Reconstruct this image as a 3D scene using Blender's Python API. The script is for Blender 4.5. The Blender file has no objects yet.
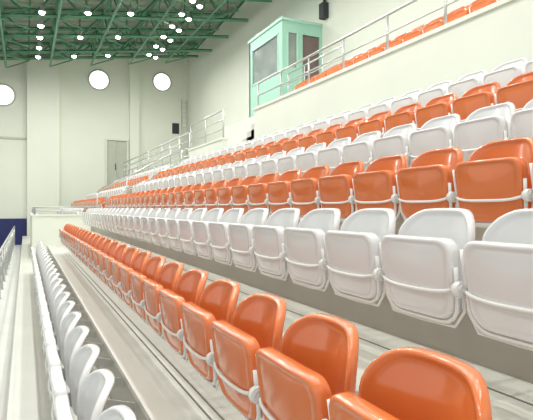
import bpy, bmesh, math, random
from mathutils import Vector, Matrix
random.seed(3)
H=2.8
S=bpy.context.scene
COL=S.collection
try:
    S.view_settings.view_transform='Standard'
    S.view_settings.look='None'
except Exception: pass

# ---------------- materials ----------------
def mat(name,col,rough=.5,metal=0,noise=0,scale=3,emit=0,bump=0,coat=0,spec=.5):
    m=bpy.data.materials.new(name); m.use_nodes=True
    nt=m.node_tree; b=nt.nodes['Principled BSDF']
    b.inputs['Base Color'].default_value=(*col,1)
    b.inputs['Roughness'].default_value=rough
    b.inputs['Metallic'].default_value=metal
    b.inputs['Specular IOR Level'].default_value=spec
    if coat: b.inputs['Coat Weight'].default_value=coat; b.inputs['Coat Roughness'].default_value=.05
    if emit:
        b.inputs['Emission Color'].default_value=(*col,1); b.inputs['Emission Strength'].default_value=emit
    if noise or bump:
        tc=nt.nodes.new('ShaderNodeTexCoord'); n=nt.nodes.new('ShaderNodeTexNoise')
        n.inputs['Scale'].default_value=scale; n.inputs['Detail'].default_value=5
        nt.links.new(tc.outputs['Object'],n.inputs['Vector'])
        if noise:
            r=nt.nodes.new('ShaderNodeValToRGB')
            r.color_ramp.elements[0].position=.3; r.color_ramp.elements[1].position=.7
            r.color_ramp.elements[0].color=(*[c*(1-noise) for c in col],1)
            r.color_ramp.elements[1].color=(*[min(1,c*(1+noise)) for c in col],1)
            nt.links.new(n.outputs['Fac'],r.inputs['Fac']); nt.links.new(r.outputs['Color'],b.inputs['Base Color'])
        if bump:
            bp=nt.nodes.new('ShaderNodeBump'); bp.inputs['Strength'].default_value=bump
            nt.links.new(n.outputs['Fac'],bp.inputs['Height']); nt.links.new(bp.outputs['Normal'],b.inputs['Normal'])
    return m
M_or=mat('orange_plastic',(.76,.19,.05),.2,noise=.04,scale=2,coat=.7)
M_wh=mat('white_plastic',(.80,.80,.80),.18,noise=.02,scale=2,coat=.6)
M_tube=mat('white_painted_tube',(.84,.84,.82),.3)
M_hub=mat('hub_grey_plastic',(.66,.66,.64),.4)
M_brk=mat('bracket_steel',(.50,.50,.48),.45,.2)
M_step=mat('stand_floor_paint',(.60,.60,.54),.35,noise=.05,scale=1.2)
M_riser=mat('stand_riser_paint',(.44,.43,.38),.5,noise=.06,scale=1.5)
M_wall=mat('wall_paint',(.79,.82,.72),.75,noise=.02,scale=.6,bump=.02)
M_par=mat('parapet_paint',(.74,.77,.68),.7,noise=.03,scale=.8)
M_mint=mat('mint_paint',(.38,.66,.53),.55,noise=.02)
M_mintt=mat('mint_trim',(.46,.72,.60),.5)
M_glass=mat('booth_glass',(.28,.32,.30),.15,noise=.2,scale=1)
M_door=mat('door_brown',(.17,.12,.11),.5,noise=.1)
M_dark=mat('dark_opening',(.03,.035,.04),.6,noise=.1)
M_steel=mat('stainless_rail',(.60,.61,.60),.3,.6)
M_green=mat('truss_green',(.085,.26,.15),.45,noise=.15)
M_deck=mat('roof_deck',(.27,.32,.25),.6,noise=.12,scale=2)
M_blue=mat('blue_padding',(.012,.02,.12),.5,noise=.15)
M_court=mat('court_floor_mat',(.42,.44,.43),.4,noise=.05)
M_walk=mat('walkway_floor_mat',(.72,.73,.69),.3,noise=.04,scale=1.5)
M_line=mat('seam_dark',(.17,.15,.12),.6,noise=.1)
M_nose=mat('nosing_alu',(.62,.62,.58),.35,.2)
M_pane=mat('window_daylight_pane',(1,1,1),.3,emit=1.6,noise=.01)
M_lamp=mat('lamp_lens',(1,1,.97),.3,emit=16)
M_lampb=mat('lamp_housing',(.5,.52,.5),.4,.5)
M_door2=mat('door_leaf_grey',(.50,.52,.44),.6,noise=.04)

# ---------------- helpers ----------------
def newobj(name,bm,mats,loc=(0,0,0),smooth=False,parent=None):
    me=bpy.data.meshes.new(name)
    bmesh.ops.recalc_face_normals(bm,faces=bm.faces)
    bm.to_mesh(me); bm.free()
    for m in mats: me.materials.append(m)
    if smooth:
        for p in me.polygons: p.use_smooth=True
    o=bpy.data.objects.new(name,me); o.location=loc; COL.objects.link(o)
    if parent: o.parent=parent
    return o
def box(bm,a,b,mi=0):
    x0,y0,z0=a; x1,y1,z1=b
    v=[bm.verts.new(p) for p in ((x0,y0,z0),(x1,y0,z0),(x1,y1,z0),(x0,y1,z0),(x0,y0,z1),(x1,y0,z1),(x1,y1,z1),(x0,y1,z1))]
    for f in ((0,3,2,1),(4,5,6,7),(0,1,5,4),(1,2,6,5),(2,3,7,6),(3,0,4,7)):
        fc=bm.faces.new([v[i] for i in f]); fc.material_index=mi
def sweep(bm,pts,r,seg=8,closed=False,mi=0,smooth=True):
    pts=[Vector(p) for p in pts]; n=len(pts); rings=[]
    prev=None
    for i,p in enumerate(pts):
        if closed: t=(pts[(i+1)%n]-pts[i-1])
        else: t=(pts[min(i+1,n-1)]-pts[max(i-1,0)])
        t.normalize()
        if prev is None:
            up=Vector((0,0,1)) if abs(t.z)<.9 else Vector((1,0,0))
            nrm=t.cross(up).normalized()
        else:
            nrm=(prev-t*prev.dot(t)).normalized()
        prev=nrm; bn=t.cross(nrm)
        rings.append([bm.verts.new(p+nrm*(r*math.cos(2*math.pi*k/seg))+bn*(r*math.sin(2*math.pi*k/seg))) for k in range(seg)])
    m=n if closed else n-1
    for i in range(m):
        a=rings[i]; b=rings[(i+1)%n]
        for k in range(seg):
            f=bm.faces.new((a[k],a[(k+1)%seg],b[(k+1)%seg],b[k])); f.material_index=mi; f.smooth=smooth
    if not closed:
        for rg in (rings[0],rings[-1]):
            f=bm.faces.new(rg); f.material_index=mi
def strut(bm,a,b,r,mi=0):
    sweep(bm,[a,b],r,4,mi=mi,smooth=False)
def profile(bm,poly,y0,y1,mi=0,topmi=None):
    """extrude an XZ polygon along Y"""
    A=[bm.verts.new((x,y0,z)) for x,z in poly]; B=[bm.verts.new((x,y1,z)) for x,z in poly]
    n=len(poly)
    for i in range(n):
        j=(i+1)%n
        f=bm.faces.new((A[i],A[j],B[j],B[i]))
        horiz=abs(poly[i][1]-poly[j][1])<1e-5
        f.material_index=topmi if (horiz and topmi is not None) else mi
    f=bm.faces.new(A); f.material_index=mi
    f=bm.faces.new(B); f.material_index=mi

# ---------------- the seat ----------------
def rrect(w,h,rt,rb,side=5,cs=5,wb=None):
    """rounded rectangle outline points (y,z) centred; rt/rb = corner radii, wb = bottom width"""
    out=[]; wb=wb or w
    cs_=[(w/2-rt,h/2-rt,rt,0),(-w/2+rt,h/2-rt,rt,90),(-wb/2+rb,-h/2+rb,rb,180),(wb/2-rb,-h/2+rb,rb,270)]
    arcs=[]
    for cy,cz,r,a0 in cs_:
        arcs.append([(cy+r*math.cos(math.radians(a0+90*k/cs)),cz+r*math.sin(math.radians(a0+90*k/cs))) for k in range(cs+1)])
    for i in range(4):
        out+=arcs[i]
        a=arcs[i][-1]; b=arcs[(i+1)%4][0]
        for k in range(1,side): out.append((a[0]+(b[0]-a[0])*k/side,a[1]+(b[1]-a[1])*k/side))
    return out
def shell(bm,outline,rings,fx,zc,mi=0):
    """rings: (scale, depth offset). fx(y,z,t)->x. closed solid"""
    n=len(outline); R=[]
    for t,off in rings:
        if t==0:
            R.append([bm.verts.new((fx(0,0,0)+off,0,zc))]); continue
        R.append([bm.verts.new((fx(y*t,z*t,t)+off,y*t,z*t+zc)) for y,z in outline])
    for a,b in zip(R[:-1],R[1:]):
        for k in range(n):
            k2=(k+1)%n
            if len(a)==1: vs=(a[0],b[k],b[k2])
            elif len(b)==1: vs=(a[k],b[0],a[k2])
            else: vs=(a[k],b[k],b[k2],a[k2])
            f=bm.faces.new(vs); f.material_index=mi; f.smooth=True
PITCH=.5
def seat_mesh(name,plastic):
    bm=bmesh.new()
    # backrest
    hb=.42; o=rrect(.44,hb,.12,.04,cs=7)
    o=[(y,z+(.014*(1-(y/.22)**2) if z>0 else 0)) for y,z in o]
    def fb(y,z,t): return .075+.16*(z+hb/2)*.55 -.075*abs(y/.22)**2.2*(.6+.4*(z+hb/2)/hb) - .02*math.sin(max(0,min(1,(z+hb/2)/hb))*math.pi)
    shell(bm,o,[(0,0),(.3,0),(.6,0),(.82,0),(.90,-.001),(.94,-.010),(.98,-.008),(1,.006),(1,.030),(.975,.034),(.95,.02),(.8,.014),(.5,.014),(0,.014)],fb,-hb/2-.014,0)
    # folded seat pan, underside facing forwards
    hp=.345; o2=rrect(.44,hp,.055,.085,wb=.415)
    def fp(y,z,t): return -.045-.05*(z/hp+.5)-.022*(1-(y/.22)**2)*(1-(2*z/hp)**2*.8)
    shell(bm,o2,[(0,0),(.3,0),(.6,0),(.80,0),(.86,.001),(.89,-.006),(.95,-.007),(.985,.0),(1,.014),(1,.05),(.98,.055),(.95,.045),(.8,.03),(.4,.03),(0,.03)],fp,-.125-hp/2,0)
    zc=-.125-hp/2
    # tube loop around the pan
    o3=rrect(.462,hp+.02,.05,.09,side=3,cs=4,wb=.44)
    i0=next(i for i,(y,z) in enumerate(o3) if i>5 and y<0 and z<hp*.36)
    seq=o3[i0:]+[o3[0]]
    sweep(bm,[(fp(y*.9,z*.9,1)+.012,y,z+zc) for y,z in seq],.0095,8,mi=1)
    # cross bar carried on hubs, sagging over the underside
    bar=[]
    for k in range(17):
        y=-.25+.5*k/16
        q=1-abs(2*y/.5)**4
        z=-.315-.035*q
        yy=max(-.2,min(.2,y))
        x=fp(yy,z-zc,1)-.011 if abs(y)<.21 else -.07
        bar.append((x,y,z))
    sweep(bm,bar,.008,8,mi=1)
    # lower cross bar just under the pan
    sweep(bm,[(-.03,-.25,-.33),(-.03,-.238,-.42),(-.03,-.19,-.49),(-.03,0,-.495),(-.03,.19,-.49),(-.03,.238,-.42),(-.03,.25,-.33)],.007,6,mi=1)
    # hinge hub at +y
    for yy in (.25,):
        for (ra,h0,h1,m) in ((.032,-.014,.014,1),(.023,-.026,.026,2),(.012,-.034,.034,2)):
            sweep(bm,[(-.07,yy+h0,-.325),(-.07,yy+h1,-.325)],ra,16,mi=m)
        # side plate back to the riser
        a=[(-.06,-.30),(-.06,-.35),(.06,-.43),(.39,-.50),(.39,-.44),(.12,-.36),(.10,-.22),(.07,-.22),(.06,-.33)]
        v1=[bm.verts.new((x,yy-.006,z)) for x,z in a]; v2=[bm.verts.new((x,yy+.006,z)) for x,z in a]
        n=len(a)
        f=bm.faces.new(v1); f.material_index=3
        f=bm.faces.new(v2); f.material_index=3
        for i in range(n):
            f=bm.faces.new((v1[i],v1[(i+1)%n],v2[(i+1)%n],v2[i])); f.material_index=3
    # carrier beam
    sweep(bm,[(.10,-.25,-.40),(.10,.25,-.40)],.016,8,mi=3)
    me=bpy.data.meshes.new(name)
    bmesh.ops.recalc_face_normals(bm,faces=bm.faces)
    bm.to_mesh(me); bm.free()
    for m in (plastic,M_tube,M_hub,M_brk): me.materials.append(m)
    return me
ME_O=seat_mesh('orange_seat_mesh',M_or); ME_W=seat_mesh('white_seat_mesh',M_wh)
def row(kind,x,top,y0,y1):
    n=int((y1-y0)/PITCH)+1
    me=ME_O if kind=='o' else ME_W
    o=bpy.data.objects.new('orange_stadium_seat_row' if kind=='o' else 'white_stadium_seat_row',me)
    o.location=(x,y0,top); COL.objects.link(o)
    a=o.modifiers.new('array','ARRAY'); a.use_relative_offset=False; a.use_constant_offset=True
    a.constant_offset_displace=(0,PITCH,0); a.count=n
    return o

RX=[.23,.87,1.63,2.35,3.08,3.80,4.53]   # pan x of rows -1..5
TOP=[-.78,-.39,0,.39,.78,1.17,1.56]
KIND='wowowow'
Y0=[1.93,.99,.71,.94,1.14,1.35,1.62]
YE=[13.2,13.6,16,16,16,16,16]
for i in range(7):
    row(KIND[i],RX[i],TOP[i],Y0[i],YE[i])
    if i>=2: row(KIND[i],RX[i],TOP[i],17.6,29.5)
# ---------------- grandstand ----------------
RIS=[x+.40 for x in RX]
poly=[(-.12,-2.8),(-.12,-1.56)]
z=-1.56
for i in range(7):
    poly.append((RIS[i],z)); z+=.39; poly.append((RIS[i],z))
# z now 1.17
poly+= [(5.45,1.17),(5.45,-2.8)]
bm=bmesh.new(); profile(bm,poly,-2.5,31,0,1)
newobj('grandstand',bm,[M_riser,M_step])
# nosing strips and seams
bm=bmesh.new()
z=-1.56
box(bm,(-.122,-2.5,z-.03),(-.09,31,z+.004),0)
for i in range(7):
    z+=.39
    box(bm,(RIS[i]-.004,-2.5,z-.035),(RIS[i]+.035,31,z+.004),0)
newobj('trim_1',bm,[M_nose])
bm=bmesh.new()
for x,zz in ((.92,-1.17),(.98,-1.17),(1.80,-.78)):
    box(bm,(x,-2.5,zz),(x+.012,14 if x<1.2 else 16,zz+.003),0)
newobj('trim_2',bm,[M_line])
# ---------------- upper stand ----------------
bm=bmesh.new()
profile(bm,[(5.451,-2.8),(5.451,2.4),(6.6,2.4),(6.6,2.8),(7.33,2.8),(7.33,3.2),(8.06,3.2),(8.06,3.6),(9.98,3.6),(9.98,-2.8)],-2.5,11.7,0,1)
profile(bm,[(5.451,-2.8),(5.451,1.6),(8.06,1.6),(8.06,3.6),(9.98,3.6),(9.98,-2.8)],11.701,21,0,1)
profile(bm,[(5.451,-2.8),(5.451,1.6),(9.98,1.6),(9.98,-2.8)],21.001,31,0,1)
# small stair down from the upper deck
for k in range(5):
    box(bm,(5.46,11.7,1.6),(6.7,11.95+.3*k,2.4-.16*k),1)
newobj('upper_stand',bm,[M_par,M_step])
bm=bmesh.new()
box(bm,(5.30,-2.5,1.171),(5.45,11.7,2.50)); box(bm,(5.27,-2.5,2.50),(5.48,11.72,2.56),1)
box(bm,(5.30,14,1.171),(5.45,17.4,2.05)); box(bm,(5.27,13.98,2.05),(5.48,17.42,2.10),1)
box(bm,(5.30,17.42,1.171),(5.45,31,1.62))
newobj('parapet_wall',bm,[M_par,M_wall])
row('o',6.2,3.2,.3,10.8); row('o',6.93,3.6,.1,10.8); row('w',7.66,4.0,.3,10.8)

# ---------------- railings ----------------
def railing(name,path,h,rails=(1,.62,.3),step=1.3,r=.022):
    bm=bmesh.new(); P=[Vector(p) for p in path]
    for f in rails:
        sweep(bm,[p+Vector((0,0,h*f)) for p in P],r if f==1 else r*.65,8)
    for a,b in zip(P[:-1],P[1:]):
        n=max(1,round((b-a).length/step))
        for k in range(n+1):
            q=a.lerp(b,k/n)
            sweep(bm,[q,q+Vector((0,0,h))],r*.85,8)
            sweep(bm,[q,q+Vector((0,0,.012))],r*2,10)
    return newobj(name,bm,[M_steel])
railing('steel_railing',[(5.37,-2.3,2.56),(5.37,11.6,2.56)],.62,(1,.5),r=.026)
railing('steel_railing',[(5.37,14.1,2.10),(5.37,17.3,2.10)],.85,(1,.66,.33),r=.03)
railing('steel_railing',[(5.37,17.5,1.62),(5.37,30.8,1.62)],1.1,(1,.75,.5,.25),r=.034)
railing('steel_railing',[(6.75,11.8,2.3),(6.75,13.3,1.6)],1.0,(1,.5),.8,r=.028)
railing('steel_railing',[(8.12,11.8,3.6),(8.12,15.1,3.6)],1.0,(1,.66,.33),r=.028)
railing('steel_railing',[(-.52,-2.3,-2.05),(-.52,30.8,-2.05)],1.05,(1,.66,.33),1.5,r=.03)
# stair railings in the cross aisle
railing('steel_railing',[(2.1,16.9,-.39),(4.9,16.9,1.17)],.9,(1,.5),1.2,r=.028)

# ---------------- walkway, court ----------------
bm=bmesh.new(); box(bm,(-.62,-2.5,-2.8),(-.121,31,-2.05)); newobj('walkway_floor',bm,[M_walk])
bm=bmesh.new(); box(bm,(-25,-6,-2.9),(10.3,33.3,-2.801)); newobj('floor',bm,[M_court])
# white low box wall closing off the front rows
bm=bmesh.new()
box(bm,(.2,16.9,-1.55),(1.9,17.05,-.25)); box(bm,(.17,16.87,-.25),(1.93,17.08,-.2))
box(bm,(.2,17.05,-1.55),(.35,24,-.25)); box(bm,(.17,17.08,-.25),(.38,24,-.2))
newobj('end_parapet',bm,[M_wall])
railing('steel_railing',[(.28,23.8,-.2),(.28,16.98,-.2),(1.85,16.98,-.2)],.22,(1,.5),.8,.018)

# ---------------- walls ----------------
def zl(x): # roof line
    return 9.2+(x-1.92)*.155 if x>-8 else 9.2-9.92*.155
YW=33
bm=bmesh.new()
pl=[(-25,-2.8),(10.3,-2.8),(10.3,zl(10.3)+.1),(-8,zl(-8)+.1),(-25,zl(-8)+.1)]
profile(bm,pl,YW,YW+.3); newobj('wall_back',bm,[M_wall])
bm=bmesh.new(); box(bm,(9.99,-6,-2.8),(10.3,YW-.001,zl(10.3))); newobj('wall_right',bm,[M_wall])
def onwall(u,v):
    d=29.7*(YW/33)/(1-(u-25)*.000783)
    return (u-25)*.9005*d/500,(208-v)*d/500
bm=bmesh.new()
for ua,ub,t in ((27,59,.5),(129,138,.35)):
    xa=onwall(ua,100)[0]; xb=onwall(ub,100)[0]
    box(bm,(xa,YW-t,-2.8),(xb,YW-.001,zl(xa)-.05))
box(bm,(-25,YW-.5,-2.8),(-24,YW-.001,7.5))
newobj('trim_3',bm,[M_wall])
bm=bmesh.new()
x27=onwall(27,100)[0]
box(bm,(-24,YW-.08,onwall(10,139)[1]),(x27-.01,YW-.002,onwall(10,137)[1]))
newobj('trim_4',bm,[M_door2])
bm=bmesh.new(); box(bm,(-24,YW-.15,-2.8),(x27-.02,YW-.002,-.62)); newobj('wall_padding',bm,[M_blue])
# round windows
for k,(u,v,r) in enumerate(((3,95,.62),(99,80,.62),(162,82,.60))):
    x,zz=onwall(u,v); bm=bmesh.new()
    ring=[(x+r*math.cos(a),YW-.03,zz+r*math.sin(a)) for a in [2*math.pi*i/40 for i in range(40)]]
    sweep(bm,ring,.05,8,closed=True,mi=1)
    f=bm.faces.new([bm.verts.new((p[0],YW-.02,p[2])) for p in ring]); f.material_index=0
    newobj('window_%d'%(k+1),bm,[M_pane,M_door2])
# double door on back wall
x0,z1=onwall(105,140); x1,z0=onwall(128,186)
bm=bmesh.new(); xm=(x0+x1)/2
for a,b in ((x0+.1,xm-.015),(xm+.015,x1-.1)):
    box(bm,(a,YW-.05,z0),(b,YW-.002,z1),0)
    box(bm,(a+.12,YW-.07,z0+.2),(b-.12,YW-.05,z0+1.1),0); box(bm,(a+.12,YW-.07,z0+1.3),(b-.12,YW-.05,z1-.2),0)
sweep(bm,[(xm-.08,YW-.12,z0+1.0),(xm-.08,YW-.12,z0+1.4)],.025,8,mi=2)
for a,b in (((x0,YW-.16,z0),(x0+.1,YW-.001,z1+.1)),((x1-.1,YW-.16,z0),(x1,YW-.001,z1+.1)),((x0+.1,YW-.16,z1),(x1-.1,YW-.001,z1+.1))): box(bm,a,b,1)
newobj('door_1',bm,[M_door2,M_par,M_dark])
x0,z1=onwall(172,123); x1,z0=onwall(179,134)
bm=bmesh.new(); box(bm,(x0,YW-.04,z0),(x1,YW-.002,z1),0)
for a,b in (((x0-.05,YW-.06,z0-.05),(x0,YW-.001,z1+.05)),((x1,YW-.06,z0-.05),(x1+.05,YW-.001,z1+.05)),((x0,YW-.06,z1),(x1,YW-.001,z1+.05))): box(bm,a,b,1)
newobj('wall_hatch',bm,[M_dark,M_par])
# wall ladder
bm=bmesh.new()
xl,zt=onwall(181,100); xr,_=onwall(186,100)
for x in (xl,xr): sweep(bm,[(x,YW-.2,1.6),(x,YW-.2,zt)],.025,6)
k=1.8
while k<zt: sweep(bm,[(xl,YW-.2,k),(xr,YW-.2,k)],.015,6); k+=.33
newobj('wall_ladder',bm,[M_steel])
# speaker column on right wall
bm=bmesh.new(); sweep(bm,[(9.9,15.6,7.2),(9.9,15.6,10)],.05,10); 
box(bm,(9.75,15.45,6.95),(9.985,15.75,7.5),0); newobj('wall_speaker',bm,[M_dark])

# ---------------- commentary booth ----------------
E=bpy.data.objects.new('commentary_booth',None); COL.objects.link(E)
bx0,bx1,by0,by1,bz0,bz1=8.3,9.97,15.9,18.8,3.602,6.75
bm=bmesh.new()
wz0,wz1=4.95,6.35
box(bm,(bx0,by0,bz0),(bx0+.1,by1,wz0)); box(bm,(bx0,by0,wz1),(bx0+.1,by1,bz1))
box(bm,(bx0,by0,wz0),(bx0+.1,by0+.3,wz1)); box(bm,(bx0,by1-.3,wz0),(bx0+.1,by1,wz1))
box(bm,(bx0+.1,by0,bz0),(bx0+.2,by0+.1,bz1)); box(bm,(bx0+.2,by0,bz0),(bx0+.65,by0+.1,5.1)); box(bm,(bx0+.2,by0,6.35),(bx1,by0+.1,bz1))
box(bm,(bx0+.65,by0,bz0),(bx0+.85,by0+.1,6.35)); box(bm,(bx1-.1,by0,bz0),(bx1,by0+.1,6.35)); 
box(bm,(bx0,by1-.1,bz0),(bx1,by1,bz1))
newobj('booth_walls',bm,[M_mint],parent=E)
bm=bmesh.new(); box(bm,(bx0-.05,by0-.05,bz1),(bx1,by1+.05,bz1+.10)); newobj('booth_roof',bm,[M_mintt],parent=E)
bm=bmesh.new(); box(bm,(bx0+.04,by0+.3,wz0),(bx0+.06,by1-.3,wz1)); box(bm,(bx0+.2,by0+.04,5.1),(bx0+.65,by0+.06,6.35)); newobj('booth_glazing',bm,[M_glass],parent=E)
bm=bmesh.new()
for y in (by0+.28,by1-.32): box(bm,(bx0-.02,y,wz0),(bx0+.03,y+.05,wz1))
for zq in (wz0-.02,wz1-.02): box(bm,(bx0-.02,by0+.28,zq),(bx0+.03,by1-.27,zq+.05))
for xq in (bx0+.2,bx0+.6): box(bm,(xq,by0-.02,5.1),(xq+.05,by0+.03,6.35))
newobj('booth_window_frames',bm,[M_mintt],parent=E)
bm=bmesh.new(); box(bm,(bx0+.87,by0+.03,bz0+.35),(bx1-.12,by0+.07,6.33)); box(bm,(bx0+.93,by0,4.9),(bx0+.97,by0+.03,5.05)); newobj('booth_door',bm,[M_door],parent=E)
bm=bmesh.new(); box(bm,(bx0+.02,by0-.7,bz0),(bx1,by0-.001,bz0+.34)); newobj('booth_step',bm,[M_par],parent=E)

# ---------------- roof ----------------
bm=bmesh.new()
def decksheet():
    xs=[-25,-8,10.3]
    A=[(x,-6,zl(x)) for x in xs]; B=[(x,YW+.3,zl(x)) for x in xs]
    for i in range(2):
        lo=[A[i],A[i+1],B[i+1],B[i]]
        v1=[bm.verts.new((p[0],p[1],p[2]+.1)) for p in lo]; v2=[bm.verts.new((p[0],p[1],p[2]+.25)) for p in lo]
        bm.faces.new(v1); bm.faces.new(v2)
        for k in range(4): bm.faces.new((v1[k],v1[(k+1)%4],v2[(k+1)%4],v2[k]))
decksheet()
y=10
while y<32.9:
    strut(bm,(-8,y,zl(-8)+.09),(9.98,y,zl(9.98)+.09),.05); y+=.6
newobj('ceiling',bm,[M_deck])
bm=bmesh.new()
D=1.25
ys=[12+2.6*k for k in range(9)]
xs=[-9.5+2.15*k for k in range(10)]
xs[-1]=9.8
for y in ys:   # transverse trusses
    if y>31.5: continue
    dd=D if y<29 else D*.7
    strut(bm,(xs[0],y,zl(xs[0])-.1),(xs[-1],y,zl(xs[-1])-.1),.085)
    strut(bm,(xs[0],y,zl(xs[0])-dd),(xs[-1],y,zl(xs[-1])-dd),.085)
    for a,b in zip(xs[:-1],xs[1:]):
        m=(a+b)/2
        strut(bm,(a,y,zl(a)-.1),(m,y,zl(m)-dd),.05); strut(bm,(m,y,zl(m)-dd),(b,y,zl(b)-.1),.05)
        strut(bm,(m,y,zl(m)-.1),(m,y,zl(m)-dd),.035)
for x in xs[1:-1]:   # longitudinal
    for o in (.1,D):
        strut(bm,(x,ys[0],zl(x)-o),(x,ys[7],zl(x)-o),.055)
    for a,b in zip(ys[:7],ys[1:8]):
        m=(a+b)/2
        strut(bm,(x,a,zl(x)-.1),(x,m,zl(x)-D),.04); strut(bm,(x,m,zl(x)-D),(x,b,zl(x)-.1),.04)
        strut(bm,(x,a,zl(x)-D),(x+1.07,m,zl(x+1.07)-D),.035); strut(bm,(x+1.07,m,zl(x+1.07)-D),(x,b,zl(x)-D),.035)
newobj('roof_truss',bm,[M_green])

# ---------------- lamps ----------------
def lamp_mesh():
    bm=bmesh.new()
    prof=[(.03,.30),(.06,.28),(.07,.16),(.12,.05),(.13,.0),(.12,.0)]
    seg=20; R=[[bm.verts.new((r*math.cos(2*math.pi*k/seg),r*math.sin(2*math.pi*k/seg),zz)) for k in range(seg)] for r,zz in prof]
    for a,b in zip(R[:-1],R[1:]):
        for k in range(seg): bm.faces.new((a[k],a[(k+1)%seg],b[(k+1)%seg],b[k]))
    bm.faces.new(R[0]); 
    sweep(bm,[(0,0,.3),(0,0,.7)],.015,6)
    # frosted bowl so the lamp reads from the side
    me=bpy.data.meshes.new('lamp')
    b2=[(.12,-.005),(.10,-.05),(.06,-.08),(.015,-.09)]
    R=[[bm.verts.new((r*math.cos(2*math.pi*k/seg),r*math.sin(2*math.pi*k/seg),zz)) for k in range(seg)] for r,zz in b2]
    for a,b in zip(R[:-1],R[1:]):
        for k in range(seg):
            f=bm.faces.new((a[k],b[k],b[(k+1)%seg],a[(k+1)%seg])); f.material_index=1
    bm.to_mesh(me); bm.free(); me.materials.append(M_lampb); me.materials.append(M_lamp); return me
LM=lamp_mesh()
def lampat(x,y,power):
    o=bpy.data.objects.new('high_bay_lamp',LM); o.location=(x,y,zl(x)-D-.1); COL.objects.link(o)
    if power:
        l=bpy.data.lights.new('bulb','AREA'); l.shape='DISK'; l.size=.2; l.energy=power; l.color=(1,.99,.95)
        lo=bpy.data.objects.new('bulb',l); lo.location=(0,0,-.12); lo.parent=o; COL.objects.link(lo)
for x in (.6,2.3,4.0,6.2,-4.5):
    yy=-1.0; k=0
    while yy<29:
        if x in (2.3,4.0) and k%2: yy+=1.6; k+=1; continue
        lampat(x,yy,(90 if k%2==0 and x!=4.0 else 0))
        if x==6.2 and yy>15: lampat(x+.5,yy+.6,0)
        yy+=1.6; k+=1

# ---------------- world ----------------
w=bpy.data.worlds.new('World'); S.world=w; w.use_nodes=True
bg=w.node_tree.nodes['Background']; bg.inputs[0].default_value=(1,1,.98,1); bg.inputs[1].default_value=.95

for o in list(S.objects):
    if o.parent is None: o.location.z+=H
cam=bpy.data.cameras.new('camera'); co=bpy.data.objects.new('camera',cam); COL.objects.link(co)
cam.sensor_width=36; cam.lens=500/533*36; cam.clip_start=.05
th=math.atan(241.5/500)
co.location=(0,0,H); co.rotation_euler=(math.radians(90),0,-th)
cam.shift_y=-2/533
S.camera=co
